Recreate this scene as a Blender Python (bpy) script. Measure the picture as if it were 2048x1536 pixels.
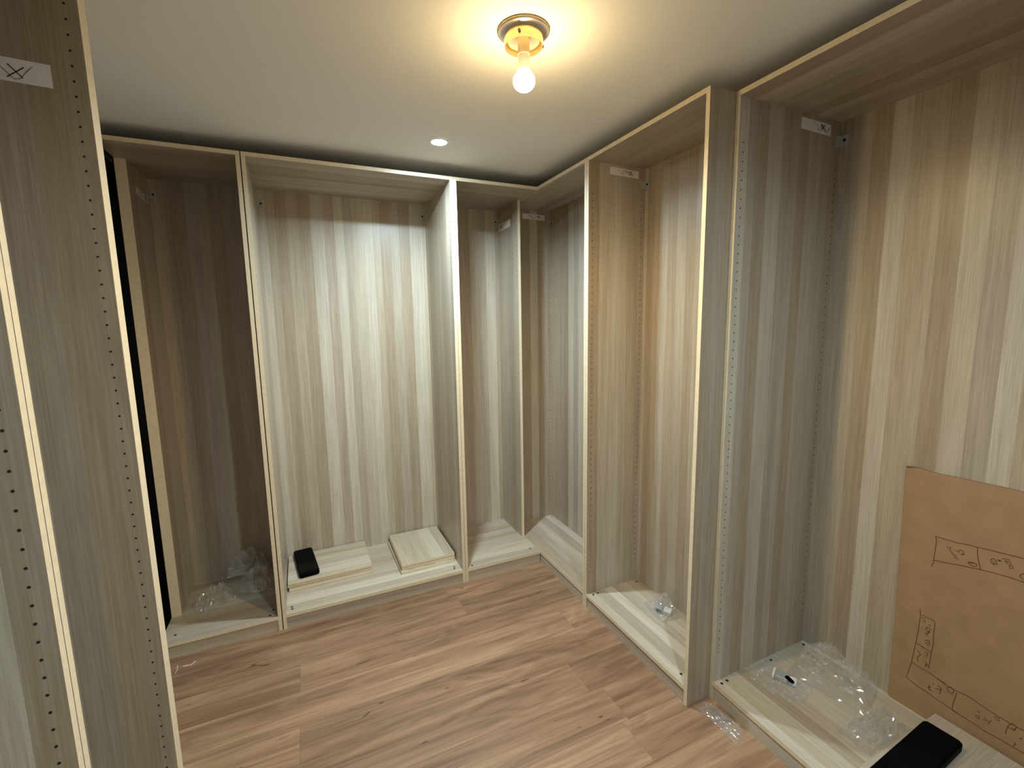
import bpy, bmesh, math, random
from mathutils import Vector, Matrix, noise
random.seed(7)
for o in list(bpy.data.objects): bpy.data.objects.remove(o)
scene = bpy.context.scene
COL = scene.collection

# ---------------------------------------------------------------- camera
cam_data = bpy.data.cameras.new('camera')
cam_data.sensor_width = 36.0
cam_data.sensor_fit = 'HORIZONTAL'
cam_data.lens = 912.926 / 2048 * 36.0
cam_data.clip_start = 0.01
cam = bpy.data.objects.new('camera', cam_data)
COL.objects.link(cam)
R_ = Vector((0.90860358, -0.41732949, -0.01660202))
U_ = Vector((0.07125391, 0.11572045, 0.9907228))
F_ = Vector((0.41153665, 0.90135724, -0.13488038))
M = Matrix((R_, U_, -F_)).transposed().to_4x4()
M.translation = Vector((-1.32472, -2.49911, 1.57337))
cam.matrix_world = M
scene.camera = cam

# ---------------------------------------------------------------- world, exposure, light strengths
w = bpy.data.worlds.new('world'); scene.world = w; w.use_nodes = True
w.node_tree.nodes['Background'].inputs[0].default_value = (0.02, 0.022, 0.025, 1)
w.node_tree.nodes['Background'].inputs[1].default_value = 1.0
vs = scene.view_settings
vs.view_transform = 'Standard'; vs.look = 'None'; vs.gamma = 1.0; vs.use_curve_mapping = False
vs.exposure = 0.78
BULB_COL, BULB_STR = (1.0, 0.72, 0.33), 85.0
DOWN_COL, DOWN_STR = (0.70, 0.90, 1.0), 420.0
BULB_W, DOWN_W, DOWN2_W = 25.0, 17.5, 12.5
def lamp_light(kind, name, loc, power, col, size, **kw):
    l = bpy.data.lights.new(name, kind); l.energy = power; l.color = col
    if kind == 'AREA': l.shape = 'DISK'; l.size = size
    else: l.shadow_soft_size = size
    for k, v in kw.items(): setattr(l, k, v)
    o = bpy.data.objects.new(name, l); COL.objects.link(o); o.location = loc
    return o
# the recessed LED downlights and the forward beam of the LED bulb
lamp_light('AREA', 'downlight_beam', (-.6715, -.2873, 2.4170), DOWN_W, DOWN_COL, .070, spread=math.radians(158))
lamp_light('AREA', 'downlight_beam', (-.67, -2.35, 2.4170), DOWN2_W, DOWN_COL, .070, spread=math.radians(158))
lamp_light('SPOT', 'bulb_beam', (-.6678, -1.1835, 2.243), BULB_W, BULB_COL, .030, spot_size=math.radians(178), spot_blend=.6)
H = 2.36; CEIL = 2.42; T = 0.018; ZB = 0.0793

# ---------------------------------------------------------------- helpers
def mk(name):
    m = bpy.data.materials.new(name); m.use_nodes = True
    nt = m.node_tree; nt.nodes.clear()
    out = nt.nodes.new('ShaderNodeOutputMaterial')
    b = nt.nodes.new('ShaderNodeBsdfPrincipled')
    nt.links.new(b.outputs[0], out.inputs[0])
    return m, nt, b, out
def N(nt, t, **k):
    n = nt.nodes.new(t)
    for a, v in k.items(): setattr(n, a, v)
    return n
def plain(name, col, rough=0.5, metal=0.0, spec=0.5, noise_amt=0.0, nscale=40):
    m, nt, b, out = mk(name)
    b.inputs['Base Color'].default_value = (*col, 1)
    b.inputs['Roughness'].default_value = rough
    b.inputs['Metallic'].default_value = metal
    b.inputs['Specular IOR Level'].default_value = spec
    if noise_amt:
        tc = N(nt, 'ShaderNodeTexCoord'); n = N(nt, 'ShaderNodeTexNoise')
        n.inputs['Scale'].default_value = nscale; n.inputs['Detail'].default_value = 4
        nt.links.new(tc.outputs['Object'], n.inputs['Vector'])
        r = N(nt, 'ShaderNodeValToRGB')
        r.color_ramp.elements[0].position = 0.3; r.color_ramp.elements[1].position = 0.7
        r.color_ramp.elements[0].color = (*[c * (1 - noise_amt) for c in col], 1)
        r.color_ramp.elements[1].color = (*[min(1, c * (1 + noise_amt)) for c in col], 1)
        nt.links.new(n.outputs[0], r.inputs[0]); nt.links.new(r.outputs[0], b.inputs['Base Color'])
    return m

def math_node(nt, op, a, b=None, c=None):
    n = N(nt, 'ShaderNodeMath', operation=op)
    for i, v in enumerate((a, b, c)):
        if v is None: continue
        if isinstance(v, (int, float)): n.inputs[i].default_value = v
        else: nt.links.new(v, n.inputs[i])
    return n.outputs[0]

def mix_col(nt, fac, a, b, blend='MIX'):
    n = N(nt, 'ShaderNodeMix', data_type='RGBA', blend_type=blend)
    if isinstance(fac, (int, float)): n.inputs[0].default_value = fac
    else: nt.links.new(fac, n.inputs[0])
    for i, v in ((6, a), (7, b)):
        if isinstance(v, tuple): n.inputs[i].default_value = v
        else: nt.links.new(v, n.inputs[i])
    return n.outputs[2]

def stave_wood(name):
    """white stained oak foil: staves of differing tint printed along the grain (uv: u across, v along, metres)"""
    m, nt, b, out = mk(name)
    uv = N(nt, 'ShaderNodeUVMap'); sep = N(nt, 'ShaderNodeSeparateXYZ')
    nt.links.new(uv.outputs[0], sep.inputs[0])
    u, v = sep.outputs[0], sep.outputs[1]
    # slight waviness of stave borders
    vor = N(nt, 'ShaderNodeTexVoronoi', voronoi_dimensions='1D', feature='F1')
    nt.links.new(math_node(nt, 'MULTIPLY', u, 1.0), vor.inputs['W'])
    vor.inputs['Scale'].default_value = 17.0
    vor.inputs['Randomness'].default_value = 0.8
    sc = N(nt, 'ShaderNodeSeparateColor'); nt.links.new(vor.outputs['Color'], sc.inputs[0])
    r = N(nt, 'ShaderNodeValToRGB'); cr = r.color_ramp; cr.interpolation = 'CONSTANT'
    cols = [(0.0, (.385, .312, .228)), (.13, (.455, .385, .290)), (.28, (.435, .378, .302)), (.44, (.505, .445, .358)),
            (.58, (.430, .358, .290)), (.72, (.545, .490, .405)), (.86, (.405, .348, .270)), (.94, (.485, .420, .312))]
    while len(cr.elements) < len(cols): cr.elements.new(0.5)
    for e, (p, c) in zip(cr.elements, cols): e.position = p; e.color = (*c, 1)
    nt.links.new(sc.outputs[0], r.inputs[0])
    # fine grain lines
    cmb = N(nt, 'ShaderNodeCombineXYZ')
    nt.links.new(math_node(nt, 'MULTIPLY', u, 260.0), cmb.inputs[0])
    nt.links.new(math_node(nt, 'MULTIPLY', v, 5.0), cmb.inputs[1])
    nt.links.new(math_node(nt, 'MULTIPLY', sc.outputs[1], 50.0), cmb.inputs[2])
    g = N(nt, 'ShaderNodeTexNoise'); g.inputs['Scale'].default_value = 1.0; g.inputs['Detail'].default_value = 5; g.inputs['Roughness'].default_value = .65
    nt.links.new(cmb.outputs[0], g.inputs['Vector'])
    gr = N(nt, 'ShaderNodeValToRGB'); gr.color_ramp.elements[0].position = .3; gr.color_ramp.elements[1].position = .68
    gr.color_ramp.elements[0].color = (.77, .75, .71, 1); gr.color_ramp.elements[1].color = (1.07, 1.07, 1.07, 1)
    nt.links.new(g.outputs[0], gr.inputs[0])
    # broad tone bands along the grain
    cmb2 = N(nt, 'ShaderNodeCombineXYZ')
    nt.links.new(math_node(nt, 'MULTIPLY', u, 38.0), cmb2.inputs[0])
    nt.links.new(math_node(nt, 'MULTIPLY', v, 1.3), cmb2.inputs[1])
    nt.links.new(math_node(nt, 'MULTIPLY', sc.outputs[2], 30.0), cmb2.inputs[2])
    g2 = N(nt, 'ShaderNodeTexNoise'); g2.inputs['Scale'].default_value = 1.0; g2.inputs['Detail'].default_value = 3; g2.inputs['Distortion'].default_value = .4
    nt.links.new(cmb2.outputs[0], g2.inputs['Vector'])
    gr2 = N(nt, 'ShaderNodeValToRGB'); gr2.color_ramp.elements[0].position = .3; gr2.color_ramp.elements[1].position = .7
    gr2.color_ramp.elements[0].color = (.88, .86, .83, 1); gr2.color_ramp.elements[1].color = (1.06, 1.06, 1.07, 1)
    nt.links.new(g2.outputs[0], gr2.inputs[0])
    c = mix_col(nt, 1.0, r.outputs[0], gr.outputs[0], 'MULTIPLY')
    c = mix_col(nt, 1.0, c, gr2.outputs[0], 'MULTIPLY')
    nt.links.new(c, b.inputs['Base Color'])
    b.inputs['Roughness'].default_value = 0.34
    b.inputs['Specular IOR Level'].default_value = 0.5
    bump = N(nt, 'ShaderNodeBump'); bump.inputs['Strength'].default_value = .12; bump.inputs['Distance'].default_value = .001
    nt.links.new(g.outputs[0], bump.inputs['Height']); nt.links.new(bump.outputs[0], b.inputs['Normal'])
    return m

def floor_wood(name):
    m, nt, b, out = mk(name)
    uv = N(nt, 'ShaderNodeUVMap'); sep = N(nt, 'ShaderNodeSeparateXYZ'); nt.links.new(uv.outputs[0], sep.inputs[0])
    u, v = sep.outputs[0], sep.outputs[1]
    at = N(nt, 'ShaderNodeObjectInfo')
    z = math_node(nt, 'MULTIPLY', at.outputs['Random'], 40.0)
    def nz(su, sv, detail, dist=0.0, zz=0.0, rough=.55):
        cmb = N(nt, 'ShaderNodeCombineXYZ')
        nt.links.new(math_node(nt, 'MULTIPLY', u, su), cmb.inputs[0])
        nt.links.new(math_node(nt, 'MULTIPLY', v, sv), cmb.inputs[1])
        nt.links.new(math_node(nt, 'ADD', z, zz), cmb.inputs[2])
        g = N(nt, 'ShaderNodeTexNoise'); g.inputs['Scale'].default_value = 1.0; g.inputs['Detail'].default_value = detail
        g.inputs['Distortion'].default_value = dist; g.inputs['Roughness'].default_value = rough
        nt.links.new(cmb.outputs[0], g.inputs['Vector'])
        return g.outputs[0]
    low = nz(7.0, 1.0, 2, .6)
    # cathedral lines: iso-lines of the slow noise field
    lines = math_node(nt, 'SINE', math_node(nt, 'MULTIPLY', low, 60.0))
    lines = math_node(nt, 'MULTIPLY_ADD', lines, .5, .5)
    fine = nz(150.0, 4.0, 5, 0, 3.0, .65)
    broad = nz(14.0, .9, 3, .8, 9.0)
    r = N(nt, 'ShaderNodeValToRGB'); cr = r.color_ramp
    cols = [(.18, (.110, .057, .031)), (.42, (.215, .119, .068)), (.56, (.285, .166, .096)), (.84, (.43, .280, .160))]
    while len(cr.elements) < len(cols): cr.elements.new(.5)
    for e, (p, c) in zip(cr.elements, cols): e.position = p; e.color = (*c, 1)
    f = math_node(nt, 'MULTIPLY_ADD', broad, .92, -.01)
    f = math_node(nt, 'MULTIPLY_ADD', lines, .09, f)
    f = math_node(nt, 'ADD', f, math_node(nt, 'MULTIPLY', math_node(nt, 'SUBTRACT', fine, .5), 0.42))
    f = math_node(nt, 'ADD', f, math_node(nt, 'MULTIPLY', math_node(nt, 'SUBTRACT', at.outputs['Random'], .5), .10))
    nt.links.new(f, r.inputs[0])
    # small dark gum marks
    k = nz(26.0, 7.0, 1, 1.5, 20.0)
    kr = N(nt, 'ShaderNodeValToRGB'); kr.color_ramp.elements[0].position = .21; kr.color_ramp.elements[1].position = .26
    kr.color_ramp.elements[0].color = (.35, .28, .25, 1); kr.color_ramp.elements[1].color = (1, 1, 1, 1)
    nt.links.new(k, kr.inputs[0])
    nt.links.new(mix_col(nt, 1.0, r.outputs[0], kr.outputs[0], 'MULTIPLY'), b.inputs['Base Color'])
    b.inputs['Roughness'].default_value = .5
    b.inputs['Specular IOR Level'].default_value = .35
    bump = N(nt, 'ShaderNodeBump'); bump.inputs['Strength'].default_value = .1; bump.inputs['Distance'].default_value = .001
    nt.links.new(fine, bump.inputs['Height']); nt.links.new(bump.outputs[0], b.inputs['Normal'])
    return m

def emit(name, col, s):
    m = bpy.data.materials.new(name); m.use_nodes = True; nt = m.node_tree; nt.nodes.clear()
    out = nt.nodes.new('ShaderNodeOutputMaterial'); e = nt.nodes.new('ShaderNodeEmission')
    e.inputs[0].default_value = (*col, 1); e.inputs[1].default_value = s
    nt.links.new(e.outputs[0], out.inputs[0]); return m

def film(name):
    m, nt, b, out = mk(name)
    nt.nodes.remove(b)
    tr = N(nt, 'ShaderNodeBsdfTransparent'); tr.inputs[0].default_value = (.995, .995, .995, 1)
    gl = N(nt, 'ShaderNodeBsdfGlossy'); gl.inputs['Roughness'].default_value = .13; gl.inputs[0].default_value = (1, 1, 1, 1)
    df = N(nt, 'ShaderNodeBsdfDiffuse'); df.inputs[0].default_value = (.8, .8, .8, 1)
    lw = N(nt, 'ShaderNodeLayerWeight'); lw.inputs[0].default_value = .35
    fac = math_node(nt, 'MULTIPLY_ADD', lw.outputs['Facing'], .22, .07)
    mx = N(nt, 'ShaderNodeMixShader'); nt.links.new(fac, mx.inputs[0]); nt.links.new(tr.outputs[0], mx.inputs[1]); nt.links.new(gl.outputs[0], mx.inputs[2])
    mx2 = N(nt, 'ShaderNodeMixShader'); mx2.inputs[0].default_value = .075
    nt.links.new(mx.outputs[0], mx2.inputs[1]); nt.links.new(df.outputs[0], mx2.inputs[2])
    nt.links.new(mx2.outputs[0], out.inputs[0]); return m

WOOD = stave_wood('oak_foil')
EDGE = plain('edge_band', (.70, .59, .42), .5, noise_amt=.06, nscale=60)
FLOOR = floor_wood('laminate')
CEILM = plain('ceiling_paint', (.88, .875, .85), .85, spec=.2, noise_amt=.02, nscale=120)
WALLM = plain('wall_paint', (.62, .60, .56), .9, spec=.2)
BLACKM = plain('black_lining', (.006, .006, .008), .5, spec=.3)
HOLE = plain('hole_dark', (.012, .008, .006), .8)
PAPER = plain('paper', (.78, .76, .74), .8, noise_amt=.05, nscale=300)
INK = plain('ink', (.06, .03, .03), .7)
PENCIL = plain('pencil', (.33, .30, .27), .8)
CARD = plain('cardboard', (.36, .225, .125), .85, spec=.2, noise_amt=.09, nscale=14)
CARDEDGE = plain('cardboard_edge', (.16, .09, .045), .9, noise_amt=.4, nscale=120)
CARDINK = plain('marker', (.11, .05, .015), .8)
BRACKET = plain('clear_grey_plastic', (.42, .42, .40), .35)
SCREW = plain('steel', (.10, .09, .09), .35, metal=.8)
BLK = plain('black_plastic', (.0022, .0022, .0026), .6, spec=.04)
BLKG = plain('black_gloss', (.0012, .0012, .0015), .25, spec=.06)
BRASS = plain('brass_ring', (.80, .62, .30), .28, metal=.85)
PLATE = plain('lamp_plate', (.62, .58, .58), .3, metal=.5)
SOCKET = plain('lamp_socket', (.85, .72, .45), .5)
NECK = plain('bulb_neck', (.80, .76, .66), .5)
WHITEP = plain('white_plastic', (.68, .70, .68), .45)
GREYP = plain('grey_plastic', (.30, .31, .31), .45)
FILM = film('clear_film')
BULB = emit('bulb_glow', BULB_COL, BULB_STR)
DOWN = emit('downlight_glow', DOWN_COL, DOWN_STR)

def link(name, me, parent=None):
    o = bpy.data.objects.new(name, me); COL.objects.link(o)
    if parent: o.parent = parent
    return o
def empty(name, loc, rz=0.0):
    o = bpy.data.objects.new(name, None); COL.objects.link(o)
    o.location = loc; o.rotation_euler = (0, 0, rz); o.empty_display_size = .05
    return o
def tag(o, label, cat, group=None):
    o['label'] = label; o['category'] = cat
    if group: o['group'] = group
    return o

def box(name, lo, hi, parent=None, grain='z', mat=None, edge_faces=(), bevel=0.0, uvoff=None, mats=None):
    """box lo..hi; uv in metres with v along grain; faces listed in edge_faces get the edge band material.
    The origin sits at the centre of the base."""
    lo = Vector(lo); hi = Vector(hi); c = Vector(((lo.x + hi.x) / 2, (lo.y + hi.y) / 2, lo.z))
    bm = bmesh.new(); uvl = bm.loops.layers.uv.new('UVMap')
    vs_ = {}
    for i in (0, 1):
        for j in (0, 1):
            for k in (0, 1):
                vs_[i, j, k] = bm.verts.new(Vector((hi.x if i else lo.x, hi.y if j else lo.y, hi.z if k else lo.z)) - c)
    F = {'-x': ((0,0,0),(0,0,1),(0,1,1),(0,1,0)), '+x': ((1,0,0),(1,1,0),(1,1,1),(1,0,1)),
         '-y': ((0,0,0),(1,0,0),(1,0,1),(0,0,1)), '+y': ((0,1,0),(0,1,1),(1,1,1),(1,1,0)),
         '-z': ((0,0,0),(0,1,0),(1,1,0),(1,0,0)), '+z': ((0,0,1),(1,0,1),(1,1,1),(0,1,1))}
    off = uvoff or (random.uniform(0, 30), random.uniform(0, 30))
    ga = 'xyz'.index(grain)
    for n, q in F.items():
        f = bm.faces.new([vs_[a] for a in q])
        if n in edge_faces: f.material_index = 1
        na = 'xyz'.index(n[1])
        others = [a for a in (0, 1, 2) if a not in (na, ga)]
        ua = others[0]
        for l in f.loops:
            p = l.vert.co + c
            l[uvl].uv = (p[ua] + off[0], (p[ga] if na != ga else p[others[-1]]) + off[1])
    if bevel:
        bmesh.ops.bevel(bm, geom=list(bm.edges), offset=bevel, segments=1, affect='EDGES')
    bmesh.ops.recalc_face_normals(bm, faces=bm.faces)
    me = bpy.data.meshes.new(name); bm.to_mesh(me); bm.free()
    me.materials.append(mat or WOOD); me.materials.append(EDGE)
    o = link(name, me, parent); o.location = c
    return o

def discs(name, pts, axis, r, parent, mat=HOLE, kind=None, depth=.0006, seg=10, lift=.0003):
    """small flat cylinders standing off a surface; pts in parent space, axis = outward normal"""
    ax = Vector(axis); a1 = ax.orthogonal().normalized(); a2 = ax.cross(a1)
    bm = bmesh.new()
    c = Vector(pts[0]); 
    for p in pts:
        p = Vector(p) - c
        top = [bm.verts.new(p + ax * depth + r * (math.cos(2*math.pi*i/seg) * a1 + math.sin(2*math.pi*i/seg) * a2)) for i in range(seg)]
        bot = [bm.verts.new(v.co - ax * depth) for v in top]
        bm.faces.new(top)
        for i in range(seg):
            bm.faces.new((bot[i], bot[(i+1) % seg], top[(i+1) % seg], top[i]))
    bmesh.ops.recalc_face_normals(bm, faces=bm.faces)
    me = bpy.data.meshes.new(name); bm.to_mesh(me); bm.free(); me.materials.append(mat)
    o = link(name, me, parent); o.location = c
    if kind: o['kind'] = kind
    return o

def ribbon(name, strokes, O, ux, uy, n, width, parent, mat=INK, lift=.0006):
    """pen strokes: polylines in (a,b) of the plane O + a*ux + b*uy"""
    O = Vector(O); ux = Vector(ux); uy = Vector(uy); n = Vector(n)
    bm = bmesh.new()
    for s in strokes:
        P = [O + ux * a + uy * b + n * lift for a, b in s]
        L = []
        for i, p in enumerate(P):
            d = (P[min(i+1, len(P)-1)] - P[max(i-1, 0)])
            if d.length < 1e-7: d = ux.copy()
            sd = d.normalized().cross(n) * width / 2
            L.append((p + sd, p - sd))
        vv = [(bm.verts.new(a - O), bm.verts.new(b - O), bm.verts.new(b - O - n * lift * .8), bm.verts.new(a - O - n * lift * .8)) for a, b in L]
        for i in range(len(vv) - 1):
            a, b = vv[i], vv[i+1]
            for j in range(4):
                bm.faces.new((a[j], a[(j+1) % 4], b[(j+1) % 4], b[j]))
        bm.faces.new(vv[0]); bm.faces.new(vv[-1][::-1])
    bmesh.ops.recalc_face_normals(bm, faces=bm.faces)
    me = bpy.data.meshes.new(name); bm.to_mesh(me); bm.free(); me.materials.append(mat)
    o = link(name, me, parent); o.location = O
    return o

def lathe(name, prof, parent, mat, seg=48, loc=(0, 0, 0)):
    bm = bmesh.new(); rings = []
    for r, z in prof:
        if r < 1e-6: rings.append([bm.verts.new((0, 0, z))])
        else: rings.append([bm.verts.new((r * math.cos(2*math.pi*i/seg), r * math.sin(2*math.pi*i/seg), z)) for i in range(seg)])
    for a, b in zip(rings, rings[1:]):
        if len(a) == 1 and len(b) == 1: continue
        for i in range(seg):
            j = (i + 1) % seg
            if len(a) == 1: bm.faces.new((a[0], b[j], b[i]))
            elif len(b) == 1: bm.faces.new((a[i], a[j], b[0]))
            else: bm.faces.new((a[i], a[j], b[j], b[i]))
    bmesh.ops.recalc_face_normals(bm, faces=bm.faces)
    me = bpy.data.meshes.new(name); bm.to_mesh(me); bm.free(); me.materials.append(mat)
    for p in me.polygons: p.use_smooth = True
    o = link(name, me, parent); o.location = loc
    m = o.modifiers.new('edge', 'EDGE_SPLIT'); m.split_angle = math.radians(35)
    return o

# ---------------------------------------------------------------- room shell
def struct(o): o['kind'] = 'structure'; return o
XL, XR, YB, YF = -2.34, 0.76, 0.62, -3.25
fl = struct(box('floor', (XL, YF, -.06), (XR, YB, -.010), grain='x', mat=plain('underlay', (.05, .04, .03), .9)))
struct(box('ceiling', (XL, YF, CEIL), (XR, YB, CEIL + .08), mat=CEILM))
struct(box('wall_back', (XL, YB, 0), (XR, YB + .1, CEIL), mat=WALLM))
struct(box('wall_front', (XL, YF - .1, 0), (XR, YF, CEIL), mat=WALLM))
struct(box('wall_left', (XL - .1, YF, 0), (XL, YB, CEIL), mat=WALLM))
struct(box('wall_right', (XR, YF, 0), (XR + .1, YB, CEIL), mat=WALLM))
# black sheets added in the slot left of the back row to darken it
struct(box('added_lining_1', (XL + .001, .02, 0), (XL + .012, YB - .012, CEIL - .003), mat=BLACKM))
struct(box('added_lining_2', (XL + .001, YB - .011, 0), (-2.046, YB - .001, CEIL - .003), mat=BLACKM))

struct(box('added_lining_3', (XL + .013, .02, H - .045), (-2.046, YB - .012, H - .030), mat=BLACKM))  # added black cover, hides the pale ceiling seen through the slot
struct(box('added_lining_4', (XL + .013, -.01, .0005), (-2.046, YB - .012, .010), mat=BLACKM))  # added black sheet over the slot's floor

# floor planks, each a board of its own (parent keeps world coordinates)
PW = .18
joints = {}
k0 = int((YB + .31) / PW) + 1
row = 0
y = -.31 + PW * 6
while y > YF:
    y0, y1 = y - PW, y
    key = round((-.31 - y1) / PW)
    start = {0: -1.44, 1: -1.95, 2: -1.44, 3: -.31, 4: -2.05, 5: -.28}.get(key, random.uniform(-1.9, -.2))
    x = start - 1.8 * 2
    while x < XR:
        a, b = max(x, XL), min(x + 1.8, XR)
        ya, yb = max(y0, YF), min(y1, YB)
        if b - a > .02 and yb - ya > .02:
            p = box('plank', (a + .0002, ya + .0002, -.010), (b - .0002, yb - .0002, 0.0), grain='x', mat=FLOOR, bevel=.0003)
            p.parent = fl; p.matrix_parent_inverse = Matrix.Translation(-Vector(fl.location))
        x += 1.8
    y -= PW

# ---------------------------------------------------------------- wardrobe frames
def frame(name_label, origin, rz, W, D, group, lt=T, rt=T, l_in=0.0, r_in=0.0, holes_l=True, holes_r=True,
          stickers=(), brackets=(), cams=(), name='wardrobe_frame', ztop=2.20):
    """local axes: x along the front, y into the depth, z up. l_in / r_in: how far a side panel stands back."""
    root = empty(name, origin, rz)
    tag(root, name_label, 'wardrobe', group)
    g = .0008
    back = D + .006
    def side(x0, x1, yin, inner, holes):
        z0, z1 = (0, H) if yin == 0 else (ZB, H - T)
        s = box('side_panel', (x0, yin, z0), (x1, back, z1), root, 'z', edge_faces=('-y',))
        if holes:
            px = x1 + 0 if inner > 0 else x0
            cols = [yin + .024, D - .020]
            pts = []
            for cy in cols:
                z = .206
                while z < ztop:
                    pts.append((px - s.location.x, cy - s.location.y, z - s.location.z)); z += .032
            discs('pin_holes', pts, (inner, 0, 0), .0026, s, kind='stuff', seg=8, depth=.0004)
        return s
    side(g, lt, l_in, 1, holes_l)
    side(W - rt, W - g, r_in, -1, holes_r)
    bx0 = lt if l_in == 0 else g
    bx1 = W - rt if r_in == 0 else W - g
    ef = ['-y'] + (['-x'] if l_in else []) + (['+x'] if r_in else [])
    box('top_board', (bx0, 0, H - T), (bx1, back, H), root, 'x', edge_faces=ef)
    bb = box('bottom_board', (bx0, 0, ZB - T), (bx1, back, ZB), root, 'x', edge_faces=ef)
    box('plinth', (bx0, .004, 0), (bx1, .020, ZB - T - .0012), root, 'x')
    box('back_panel', (lt, D, ZB), (W - rt, D + .0055, H - T), root, 'z')
    for (x_, y_) in cams:
        discs('cam_screw', [(x_ - bb.location.x, y_ - bb.location.y, T)], (0, 0, 1), .0062, bb, SCREW if random.random() < .3 else HOLE, depth=.0006, seg=12)
    for (sd, y0, y1, z0, z1, slope, style) in stickers:
        px = lt if sd > 0 else W - rt
        bm = bmesh.new()
        q = [(px, y0, z0), (px, y1, z0 - slope), (px, y1, z1 - slope), (px, y0, z1)]
        c = Vector(q[0])
        a = [bm.verts.new(Vector(p) - c + Vector((sd * .0006, 0, 0))) for p in q]
        b_ = [bm.verts.new(Vector(p) - c + Vector((sd * .0001, 0, 0))) for p in q]
        bm.faces.new(a); bm.faces.new(b_)
        for i in range(4): bm.faces.new((a[i], a[(i+1) % 4], b_[(i+1) % 4], b_[i]))
        bmesh.ops.recalc_face_normals(bm, faces=bm.faces)
        me = bpy.data.meshes.new('paper_sticker'); bm.to_mesh(me); bm.free(); me.materials.append(PAPER)
        st = link('paper_sticker', me, root); st.location = c
        h = z1 - z0; L = y1 - y0
        O = (sd * .0006, 0, 0); ux = (0, 1, 0); uy = (0, 0, 1); nn = (sd, 0, 0)
        flip = (lambda s: s)
        cx = L * style[0]
        ribbon('cross_mark', [[(cx - .3*h, .72*h), (cx + .32*h, .22*h)], [(cx + .25*h, .78*h), (cx - .22*h, .25*h)]], O, ux, uy, nn, style[1], st, INK)
        if style[2]:
            s = []
            for q_ in range(5):
                u0 = L * random.uniform(.08, .7)
                s.append([(u0 + t_ * .05 * L * 1.2, h * (.5 + .3 * math.sin(q_ * 2 + t_ * 1.1) - .02 * t_)) for t_ in range(6)])
            ribbon('sketch_lines', s, O, ux, uy, nn, style[1] * .45, st, PENCIL)
    for (sd, z) in brackets:
        px = lt if sd > 0 else W - rt
        bm = bmesh.new()
        def bxx(lo, hi):
            m_ = Matrix.LocRotScale((Vector(lo) + Vector(hi)) / 2, None, Vector(hi) - Vector(lo))
            bmesh.ops.create_cube(bm, size=1, matrix=m_)
        bxx((0, -.030, -.024), (sd * .004, 0, .020))
        bxx((0, -.004, -.024), (sd * .030, 0, .020))
        bxx((sd * .004, -.020, -.024), (sd * .022, -.004, -.020))
        bmesh.ops.recalc_face_normals(bm, faces=bm.faces)
        me = bpy.data.meshes.new('wall_bracket'); bm.to_mesh(me); bm.free(); me.materials.append(BRACKET)
        br = link('wall_bracket', me, root); br.location = (px + sd * .0003, D - .0003, z)
        discs('screw', [(sd * .018, -.004, 0)], (0, -1, 0), .006, br, HOLE, depth=.002, seg=12)
    return root

GA, GB, GC = 'wardrobe frames along the back wall', 'wardrobe frames along the right wall', 'wardrobe frames along the left wall'
CSW, CSR, CCR, CSM = None, None, None, None
STY = (.72, .0035, True)
# back row, left to right
frame('narrow wardrobe frame in the dark far left corner, holding crumpled clear bags', (-2.043, 0, 0), 0, .5218, .5632, GA,
      lt=.045, l_in=.2385, stickers=[(1, .34, .54, 2.213, 2.247, .004, STY)], brackets=[(1, 2.266)],
      cams=[(.052, .065), (.466, .030), (.48, .075)])
frame('wide oak-effect wardrobe frame at the back holding two stacks of shelf boards', (-1.5182, 0, 0), 0, 1.0016, .5632, GA,
      brackets=[(1, 2.264), (-1, 2.264)], cams=[(.044, .059), (.046, .039), (.945, .043), (.95, .062)])
frame('narrow empty oak-effect wardrobe frame at the back right corner, just beyond the wide one', (-.5166, 0, 0), 0, .5166, .5632, GA,
      r_in=.2346, stickers=[(-1, .351, .556, 2.199, 2.247, 0, STY)], brackets=[(-1, 2.268)],
      cams=[(.052, .028), (.471, .058)])
# right row, far to near
frame('oak-effect wardrobe frame running into the far right corner, left side hidden by the back row', (0, .4744, 0), -math.pi/2, .9929, .3498, GB,
      stickers=[(1, .126, .300, 2.283, 2.319, .004, STY)], brackets=[(1, 2.262)], cams=[(.047, .330), (.05, .03)])
frame('wardrobe frame midway along the right wall, small bag of fittings on its bottom board', (0, -.5185, 0), -math.pi/2, .7473, .3498, GB,
      stickers=[(1, .126, .304, 2.293, 2.329, .004, STY)], brackets=[(1, 2.262)],
      cams=[(.039, .032), (.037, .064), (.042, .330), (.675, .038)])
frame('deep wide oak-effect wardrobe frame nearest on the right, with cardboard sheet and plastic bags inside', (.1235, -1.2658, 0), -math.pi/2, 1.0, .575, GB,
      stickers=[(1, .330, .508, 2.283, 2.325, .004, STY)], brackets=[(1, 2.268)],
      cams=[(.039, .027), (.037, .059), (.038, .551), (.038, .328)])
# left row
frame('wardrobe frame on the left with a white sticker bearing a pen cross', (-1.725, -1.538, 0), math.pi/2, .501, .56, GC,
      rt=.045, ztop=2.34, stickers=[(-1, .062, .24, 2.104, 2.152, -.006, (.33, .0022, True))])
frame('wardrobe frame cut off by the left edge, only its far side panel in view', (-1.725, -2.2895, 0), math.pi/2, .7505, .56, GC, ztop=2.34)

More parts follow.
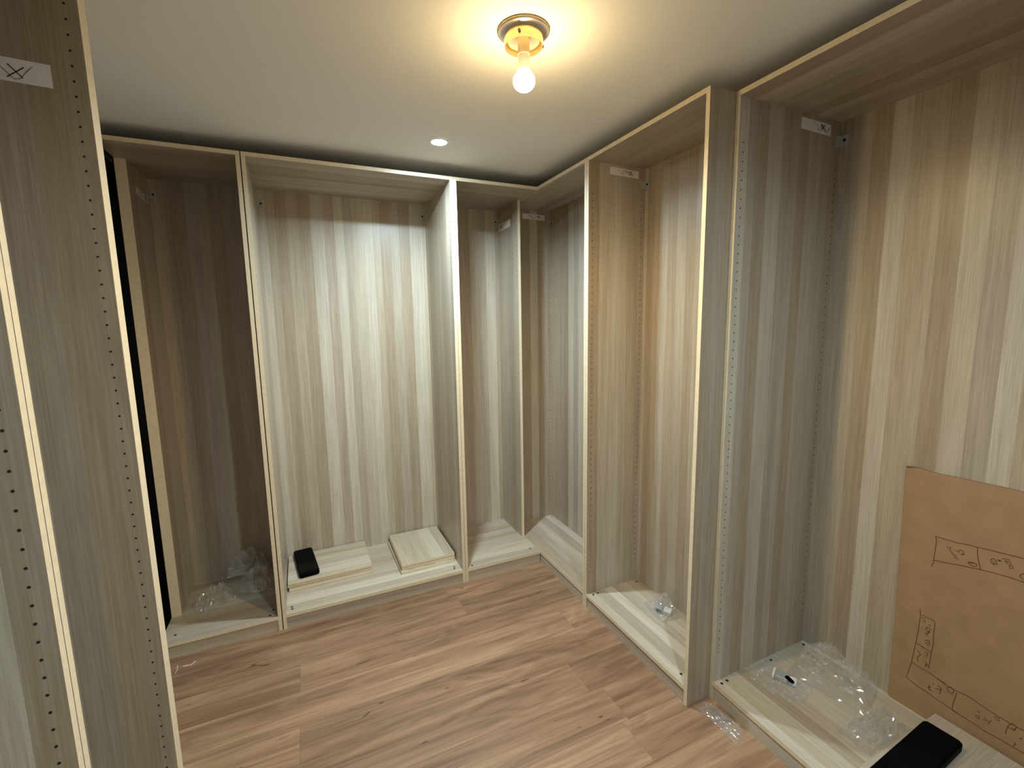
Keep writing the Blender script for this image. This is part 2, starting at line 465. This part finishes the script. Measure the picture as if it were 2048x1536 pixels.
# ---------------------------------------------------------------- ceiling lamp
lamp = empty('ceiling_lamp', (-.6678, -1.1835, CEIL))
tag(lamp, 'bare glowing bulb in a brass ring holder on the ceiling', 'lamp')
lathe('ceiling_plate', [(0, -.001), (.073, -.001), (.075, -.004), (.073, -.008), (.066, -.011), (.055, -.016), (0, -.016)], lamp, PLATE)
lathe('plate_rim', [(.0735, -.0005), (.0762, -.0005), (.0766, -.003), (.0760, -.0055), (.0735, -.004)], lamp, plain('rim', (.35, .27, .14), .3, metal=.8))
lathe('gallery_ring', [(.0515, -.014), (.0565, -.016), (.0575, -.026), (.0560, -.038), (.0565, -.043), (.0535, -.043), (.0525, -.038), (.0520, -.020)], lamp, BRASS)
lathe('inner_cup', [(.051, -.018), (.047, -.030), (.030, -.024), (.018, -.018)], lamp, plain('cup_metal', (.30, .27, .25), .45, metal=.3))
discs('thumb_screw', [(-.0572*math.cos(.9), -.0572*math.sin(.9), -.030)], (-math.cos(.9), -math.sin(.9), 0), .004, lamp, SCREW, depth=.004)
discs('thumb_screw', [(.0572*math.cos(.2), -.0572*math.sin(.2), -.036)], (math.cos(.2), -math.sin(.2), 0), .004, lamp, SCREW, depth=.004)
lathe('socket', [(0, -.016), (.0165, -.018), (.0175, -.030), (.0172, -.052), (.0185, -.056), (.0180, -.0655), (0, -.0655)], lamp, SOCKET)
lathe('bulb_base', [(0, -.066), (.0165, -.0665), (.0168, -.072), (.0172, -.092), (.0205, -.1095), (.0185, -.112), (0, -.112)], lamp, NECK)
prof = [(0, -.1195 - 0)]
cz, rr, rz_ = -.1370, .0330, .0285
prof = [(.0185, -.1125)] + [(rr * math.sin(a), cz - rz_ * math.cos(a)) for a in [math.pi - .62 - i * (math.pi - .62) / 14 for i in range(15)]]
prof[-1] = (0, cz - rz_)
lathe('globe', prof, lamp, BULB, seg=32)

# ---------------------------------------------------------------- recessed downlights
def downlight(x, y, label, m):
    d = empty('recessed_downlight', (x, y, CEIL)); tag(d, label, 'lamp')
    lathe('trim_ring', [(.036, -.0003), (.043, -.0003), (.042, -.003), (.0355, -.0045), (.0345, -.002)], d, plain('dl_ring', (.8, .8, .8), .4))
    lathe('diffuser', [(0, -.0022), (.034, -.0022), (.034, -.0006), (0, -.0006)], d, m, seg=32)
downlight(-.6715, -.2873, 'bluish white round downlight set flush in the ceiling beyond the bulb', DOWN)
downlight(-.67, -2.35, 'bluish white round downlight in the ceiling above the viewer', DOWN)

# ---------------------------------------------------------------- stacks of shelf boards
def shelf_board(lo, hi, grain, rz, label, group, ef):
    c = ((lo[0] + hi[0]) / 2, (lo[1] + hi[1]) / 2)
    o = box('shelf_board', (lo[0], lo[1], lo[2]), (hi[0], hi[1], hi[2] - .0005), grain=grain, edge_faces=ef, bevel=.0016)
    o.rotation_euler.z = rz
    tag(o, label, 'shelf board', group); return o
names = ['bottom', 'middle', 'top']
G1, G2, G3 = 'shelf boards under the black case', 'bare stack of shelf boards', 'shelf boards by the cardboard'
tk = .0185
for i in range(3):
    dx, dy, rz = [(.004, -.006, 0.004), (-.002, .004, -.003), (0, 0, .002)][i]
    shelf_board((-1.496 + dx, .222 + dy, ZB + i*tk), (-1.036 + dx, .556 + min(dy, 0), ZB + (i+1)*tk), 'x', rz,
                {0: 'lowest pale shelf board of the left stack in the wide back frame', 1: 'middle pale shelf board of the left stack in the wide back frame',
                 2: 'topmost pale shelf board of the left stack, directly under the long black case'}[i], G1, ('-y', '+x', '-x'))
    dx, dy, rz = [(-.008, -.006, 0.018), (.002, .002, .0), (0, 0, .004)][i]
    shelf_board((-.878 + dx, .125 + dy, ZB + i*(tk+.001)), (-.545 + dx, .553, ZB + (i+1)*(tk+.001)), 'y', rz,
                {0: 'lowest shelf board, slightly askew, of the right stack in the wide back frame', 1: 'middle shelf board of the right stack in the wide back frame',
                 2: 'topmost shelf board of the bare right stack in the wide back frame'}[i], G2, ('-y', '+x', '-x'))
    dx, dy, rz = [(-.01, -.010, 0.004), (-.004, -.004, 0.0), (0, 0, 0)][i]
    shelf_board((.215, -2.236, ZB + i*(tk+.0005)), (.676 + dx, -1.782 + dy, ZB + (i+1)*(tk+.0005)), 'x', 0,
                {0: 'lowest pale shelf board of the stack at bottom right by the cardboard', 1: 'middle pale shelf board of the stack at bottom right by the cardboard',
                 2: 'topmost pale shelf board at bottom right, with a black case lying on it'}[i], G3, ('-x', '+y'))

# ---------------------------------------------------------------- long black cases
def rounded_slab(name, L, Wd, h, r, parent, mat, x0=0, bev=.005):
    bm = bmesh.new(); ring = []
    for (cx, cy, a0) in ((L - r, Wd/2 - r, 0), (r, Wd/2 - r, math.pi/2), (r, -Wd/2 + r, math.pi), (L - r, -Wd/2 + r, 1.5*math.pi)):
        for i in range(7):
            a = a0 + i * math.pi / 12
            ring.append((cx + r * math.cos(a) + x0, cy + r * math.sin(a)))
    vb = [bm.verts.new((x, y, 0)) for x, y in ring]; f = bm.faces.new(vb)
    e = bmesh.ops.extrude_face_region(bm, geom=[f])
    bmesh.ops.translate(bm, vec=(0, 0, h), verts=[v for v in e['geom'] if isinstance(v, bmesh.types.BMVert)])
    bmesh.ops.recalc_face_normals(bm, faces=bm.faces)
    ed = [q for q in bm.edges if abs(q.verts[0].co.z - q.verts[1].co.z) < 1e-6]
    bmesh.ops.bevel(bm, geom=ed, offset=bev, segments=3, affect='EDGES')
    me = bpy.data.meshes.new(name); bm.to_mesh(me); bm.free(); me.materials.append(mat)
    for p in me.polygons: p.use_smooth = True
    o = link(name, me, parent); m = o.modifiers.new('e', 'EDGE_SPLIT'); m.split_angle = .6
    return o
def black_case(loc, rz, L, Wd, h, label, rear=True):
    c = empty('black_case', loc, rz); tag(c, label, 'case', 'long black cases')
    rounded_slab('case_body', L, Wd, h, .014, c, BLK)
    lid = rounded_slab('end_cap', .115, Wd - .008, .0016, .012, c, BLKG, x0=.006, bev=.0006); lid.location = (0, 0, h)
    p = rounded_slab('top_panel', L - .140, Wd - .012, .0012, .010, c, BLK, x0=.130, bev=.0005); p.location = (0, 0, h)
    return c
black_case((-1.379, .236, ZB + 3*tk + .0005), math.radians(96.5), .318, .108, .030, 'long black plastic case lying on the left shelf board stack in the back frame')
black_case((.150, -1.868, ZB + 3*(tk+.0005)), math.radians(3.0), .425, .105, .030, 'long black plastic case on the shelf boards in the near right corner')

# ---------------------------------------------------------------- cardboard sheet with pen sketch
card = empty('cardboard_sheet', (.688, -1.93, ZB)); tag(card, 'brown cardboard sheet with a hand-drawn layout plan leaning on the near right back panel', 'cardboard')
outl = [(-1.640, .0795), (-2.238, .0795), (-2.238, 1.024), (-2.10, 1.0215), (-1.99, 1.0225), (-1.93, 1.0195), (-1.87, 1.021), (-1.81, 1.0185), (-1.76, 1.0185), (-1.70, 1.0155), (-1.66, 1.0195), (-1.632, 1.0195), (-1.614, 1.015), (-1.6165, .93), (-1.620, .80), (-1.625, .60), (-1.630, .38), (-1.631, .10), (-1.634, .088)]
bm = bmesh.new()
fr = [bm.verts.new((0, y_ + 1.93, z_ - ZB)) for y_, z_ in outl]; bk = [bm.verts.new((.0055, y_ + 1.93, z_ - ZB)) for y_, z_ in outl]
bm.faces.new(fr); bm.faces.new(bk)
for i in range(len(fr)):
    f = bm.faces.new((fr[i], fr[(i+1) % len(fr)], bk[(i+1) % len(fr)], bk[i])); f.material_index = 1
bmesh.ops.recalc_face_normals(bm, faces=bm.faces)
me = bpy.data.meshes.new('sheet'); bm.to_mesh(me); bm.free(); me.materials.append(CARD); me.materials.append(CARDEDGE)
link('sheet', me, card)
STROKES = [[(-1.7217,0.7881),(-1.7258,0.7726),(-1.7256,0.7505),(-1.7244,0.7167),(-1.7242,0.6869),(-1.7199,0.6717)],[(-1.7218,0.7872),(-1.7529,0.7884),(-1.7791,0.7894),(-1.8066,0.795),(-1.8347,0.7984),(-1.8699,0.8021),(-1.9037,0.8057),(-1.9412,0.81),(-1.9973,0.8157)],[(-1.7254,0.6977),(-1.7563,0.7039),(-1.7923,0.7129),(-1.8474,0.7243),(-1.8766,0.7292),(-1.9105,0.7327),(-1.9454,0.7341),(-2.0048,0.738)],[(-1.8329,0.7975),(-1.8364,0.7656),(-1.8419,0.7457),(-1.8474,0.7243)],[(-1.7553,0.7606),(-1.7668,0.7659),(-1.7636,0.7572),(-1.771,0.7482),(-1.7768,0.742),(-1.7834,0.7407),(-1.7754,0.7431)],[(-1.7821,0.7624),(-1.7902,0.7591),(-1.79,0.7679),(-1.7989,0.7685),(-1.801,0.7589),(-1.794,0.752),(-1.8049,0.7573)],[(-1.778,0.7354),(-1.7893,0.7328)],[(-1.8144,0.7356),(-1.8201,0.7279),(-1.8301,0.7268),(-1.8382,0.7326),(-1.8352,0.7389),(-1.8253,0.7392),(-1.8144,0.7356),(-1.8293,0.736)],[(-1.8662,0.7664),(-1.8723,0.7762),(-1.8794,0.7746),(-1.8842,0.7602),(-1.8762,0.7595),(-1.8692,0.7594),(-1.8719,0.7676),(-1.8782,0.7622),(-1.8742,0.7552)],[(-1.8826,0.7779),(-1.893,0.7763)],[(-1.8914,0.7814),(-1.8864,0.7731)],[(-1.8943,0.787),(-1.9108,0.7901)],[(-1.9004,0.7817),(-1.9065,0.7764),(-1.9164,0.7764),(-1.9124,0.7843),(-1.9004,0.7817)],[(-1.9115,0.7706),(-1.9145,0.7622),(-1.9217,0.7675),(-1.9179,0.773),(-1.9115,0.7706)],[(-1.9382,0.7532),(-1.9449,0.7616),(-1.9517,0.757),(-1.9489,0.7425),(-1.9401,0.7443),(-1.9382,0.7532)],[(-1.7018,0.4935),(-1.7046,0.465),(-1.7031,0.4061),(-1.6998,0.3541),(-1.6935,0.2696),(-1.6841,0.2054)],[(-1.7071,0.4738),(-1.7222,0.4731),(-1.7432,0.4736),(-1.748,0.4667),(-1.7478,0.4212),(-1.75,0.3829),(-1.7469,0.3463),(-1.7465,0.3142),(-1.7451,0.2812)],[(-1.7019,0.3556),(-1.7261,0.3533),(-1.7468,0.3476)],[(-1.6956,0.2712),(-1.7202,0.2686),(-1.7462,0.2675),(-1.7719,0.2625),(-1.7966,0.2602)],[(-1.6787,0.2013),(-1.7181,0.1897),(-1.7531,0.1879),(-1.7873,0.1808),(-1.8137,0.1798),(-1.8359,0.1758)],[(-1.7082,0.4615),(-1.7176,0.4645),(-1.7198,0.4516),(-1.7112,0.4519)],[(-1.7306,0.4499),(-1.7353,0.4444)],[(-1.7275,0.4365),(-1.7382,0.4349),(-1.7329,0.4228),(-1.7241,0.4257),(-1.7275,0.4365)],[(-1.7269,0.4188),(-1.7364,0.4194)],[(-1.7231,0.4135),(-1.7313,0.4045)],[(-1.7359,0.4248),(-1.7278,0.408)],[(-1.7236,0.382),(-1.7337,0.3889),(-1.7326,0.3766),(-1.7243,0.3738)],[(-1.7357,0.3903),(-1.7396,0.3815),(-1.7356,0.3671),(-1.7308,0.3725)],[(-1.7174,0.3531),(-1.7226,0.3436)],[(-1.7084,0.3307),(-1.7135,0.3225),(-1.7181,0.3199),(-1.7087,0.3014),(-1.7122,0.2862)],[(-1.7273,0.3382),(-1.7379,0.3399),(-1.7351,0.3233),(-1.7303,0.3287)],[(-1.7304,0.3025),(-1.7372,0.2987),(-1.7343,0.282),(-1.7396,0.2947),(-1.7424,0.2879)],[(-1.7472,0.2067),(-1.7569,0.2174),(-1.7505,0.2182),(-1.7539,0.2033),(-1.7625,0.2014),(-1.7557,0.2076)],[(-1.7617,0.2357),(-1.7641,0.2324)],[(-1.7692,0.2213),(-1.7794,0.2236),(-1.7869,0.2325),(-1.7761,0.2383)],[(-1.7869,0.2325),(-1.7828,0.209)],[(-1.8009,0.247),(-1.8116,0.2597),(-1.8199,0.2495),(-1.8166,0.2364),(-1.8063,0.2365),(-1.8009,0.247)],[(-1.7691,0.2626),(-1.7801,0.2604),(-1.8031,0.2551),(-1.8295,0.2562),(-1.8436,0.2592),(-1.8661,0.259),(-1.8993,0.2531),(-1.9259,0.2497),(-1.9516,0.2483),(-1.9703,0.2472),(-1.9941,0.2492),(-2.0463,0.2497)],[(-1.8272,0.2491),(-1.8259,0.2313),(-1.8223,0.2052),(-1.8215,0.1812)],[(-1.8205,0.1761),(-1.8439,0.1751),(-1.8652,0.1748),(-1.9041,0.1702),(-1.933,0.1721),(-2.0013,0.1729)],[(-1.8806,0.2047),(-1.8908,0.2134),(-1.8907,0.1991),(-1.8835,0.2031)],[(-1.8842,0.2261),(-1.891,0.2258)],[(-1.8995,0.2067),(-1.9137,0.2111),(-1.9025,0.2175)],[(-1.9195,0.2202),(-1.9134,0.2007)],[(-1.9256,0.2395),(-1.938,0.2443),(-1.9365,0.2331),(-1.9286,0.2342)],[(-1.9589,0.237),(-1.9696,0.2544),(-1.9778,0.2461),(-1.9731,0.2303),(-1.9622,0.2282),(-1.9589,0.237)],[(-1.9653,0.2349),(-1.9764,0.2351)],[(-1.9581,0.2324),(-1.9558,0.2028)],[(-1.9767,0.1925),(-1.9807,0.1884),(-1.9769,0.177)],[(-1.9871,0.2118),(-1.9923,0.2205)]]
ribbon('pen_drawing', [[(a + 1.93, b - ZB) for a, b in s] for s in STROKES], (0, 0, 0), (0, 1, 0), (0, 0, 1), (-1, 0, 0), .0022, card, CARDINK, lift=.0005)['kind'] = 'stuff'
# torn corner flap and crease
CREASE = plain('crease_line', (.42, .28, .17), .9)
for s_ in ([(.309, .845), (.25, .838), (.18, .836)], [(.31, .05), (.2, .052), (.05, .049)]):
    ribbon('crease', [s_], (0, 0, 0), (0, 1, 0), (0, 0, 1), (-1, 0, 0), .0014, card, CREASE, lift=.0004)
ribbon('torn_edge', [[(.314, .9375), (.300, .9400), (.285, .9395)], [(.313, .9345), (.296, .9365)]], (0, 0, 0), (0, 1, 0), (0, 0, 1), (-1, 0, 0), .0028, card, CARDEDGE, lift=.0012)

# ---------------------------------------------------------------- clear plastic bags
def bag(loc, size, seed, label, rz=0.0, rough=1.0, peak=None, group='clear plastic bags', taper=0.0):
    """crumpled closed film: a flattened pillow folded by ridged noise"""
    sx, sy, sz = size
    bm = bmesh.new(); nx, ny = 30, 26
    off = Vector((seed * 3.17, seed * 1.31, seed * .77))
    grid = {}
    for layer in (0, 1):
        for i in range(nx + 1):
            for j in range(ny + 1):
                u = 2 * i / nx - 1; v = 2 * j / ny - 1
                edge = max(abs(u), abs(v))
                if layer == 1 and edge > .999: continue
                # irregular outline
                wob = 1 + .16 * noise.noise(Vector((u * 1.4, v * 1.4, 0)) + off) + .05 * noise.noise(Vector((u * 5, v * 5, 1)) + off)
                tp = 1 - taper * (u + 1) / 2
                x = u * sx / 2 * wob; y = v * sy / 2 * wob * tp
                body = (1 - abs(u) ** 2.4) * (1 - abs(v) ** 2.4)
                rid = 0; amp = 1; fr_ = 1.7
                for o_ in range(3):
                    n_ = 1 - abs(noise.noise(Vector((u * fr_ * 1.2, v * fr_, o_ * 7.7 + layer * 3)) + off)) * 2.2
                    rid += amp * n_; amp *= .5; fr_ *= 2.1
                rid = max(0, rid / 1.6)
                z = sz * (.30 * body + 1.25 * body ** .6 * rid * rough * .8) + .004 * (1 - body)* max(0, rid)
                if peak:
                    pu, pv, ph, pr = peak
                    z += ph * math.exp(-((u - pu) ** 2 + (v - pv) ** 2) / pr ** 2) * (.6 + .4 * rid)
                if layer == 1: z = z * .28
                z = max(.0006, z)
                grid[layer, i, j] = bm.verts.new((x, y, z))
    def G(l, i, j):
        if l == 1 and (i in (0, nx) or j in (0, ny)): l = 0
        return grid[l, i, j]
    for l in (0, 1):
        for i in range(nx):
            for j in range(ny):
                q = [G(l, i, j), G(l, i+1, j), G(l, i+1, j+1), G(l, i, j+1)]
                if l: q = q[::-1]
                try:
                    bm.faces.new((q[0], q[1], q[2])); bm.faces.new((q[0], q[2], q[3]))
                except ValueError: pass
    me = bpy.data.meshes.new('plastic_bag'); bm.to_mesh(me); bm.free(); me.materials.append(FILM)
    o = link('plastic_bag', me); o.location = loc; o.rotation_euler.z = rz
    tag(o, label, 'plastic bag', group); return o
bag((-1.86, .305, ZB), (.19, .16, .060), 1, 'crumpled clear plastic bag at the front of the dark left corner frame', .5, peak=(.3, .2, .03, .5))
bag((-1.665, .372, ZB), (.20, .135, .075), 2, 'crumpled clear plastic bag against the divider in the dark left corner frame', -.2, peak=(.2, .3, .05, .6))
bag((-1.72, .505, ZB + .04), (.22, .085, .095), 3, 'puffed clear plastic bag standing highest at the back of the dark left corner frame', .05, peak=(.2, .3, .05, .6))
bag((.27, -.825, ZB), (.125, .175, .060), 4, 'clear plastic bag around white and grey fittings in the middle right frame', -.15, peak=(.3, 0, .03, .6))
bag((.372, -1.402, ZB), (.17, .20, .020), 5, 'flat clear plastic bag around a grey bracket in the near right frame', .15)
bag((.570, -1.495, ZB), (.20, .27, .085), 6, 'largest puffed crumpled clear plastic bag in the near right frame', .2, peak=(.55, .55, .06, .45), rough=1.2)
bag((.47, -1.703, ZB), (.25, .115, .062), 7, 'crumpled clear plastic bag next to the stack of boards by the cardboard', -.1, rough=1.2)
bag((.068, -1.375, .0), (.07, .20, .030), 8, 'small clear plastic bag on the floor against the near right frame', .05, peak=(0, .2, .01, .5), taper=.2)

# fittings inside the bags
def fitting(name, loc, rot, label, cat, parts):
    r = empty(name, loc); r.rotation_euler = rot; tag(r, label, cat)
    for (pn, lo, hi, m, bv) in parts:
        b_ = box(pn, lo, hi, r, mat=m, bevel=bv)
    return r
fitting('shelf_bracket', (.262, -.830, ZB + .004), (.12, -.1, .55), 'white and dark grey wall fitting inside the bag in the middle right frame', 'fitting',
        [('white_block', (-.020, -.052, 0), (.020, -.012, .022), WHITEP, .003), ('grey_housing', (-.020, -.011, 0), (.018, .030, .024), GREYP, .003),
         ('dark_insert', (-.026, -.004, .004), (-.0205, .018, .018), BLK, .001), ('front_tab', (-.027, -.046, .0), (-.0205, -.028, .006), SCREW, .001)])
fb = fitting('wall_fitting', (.385, -1.405, ZB + .003), (0, 0, .45), 'grey wall fitting with a black oval cap inside the flat bag', 'fitting',
        [('grey_block', (-.012, -.020, 0), (.030, .030, .020), GREYP, .003), ('white_edge', (-.018, .0305, .004), (.034, .0385, .021), WHITEP, .001),
         ('white_block', (-.012, -.048, 0), (.026, -.0205, .019), WHITEP, .004)])
cap = rounded_slab('oval_cap', .040, .018, .005, .0088, fb, BLKG, bev=.001); cap.location = (-.018, -.040, .0194); cap.rotation_euler = (0, 0, .9); 

# scraps on the floor at the left
for pts_, lb in (([(-1.938, -.082), (-1.905, -.088), (-1.893, -.066)], 'bent white plastic strip scrap on the floor at the far left'),
                 ([(-1.965, -.060), (-1.958, -.095), (-1.962, -.120)], 'thin clear plastic thread scrap on the floor by the far left plinth')):
    c0 = pts_[0]
    o = ribbon('plastic_scrap', [[(a - c0[0], b - c0[1]) for a, b in pts_]], (0, 0, 0), (1, 0, 0), (0, 1, 0), (0, 0, 1), .0035 if 'bent' in lb else .0018, None, WHITEP, lift=.0012)
    o.location = (c0[0], c0[1], .0001); tag(o, lb, 'scrap')
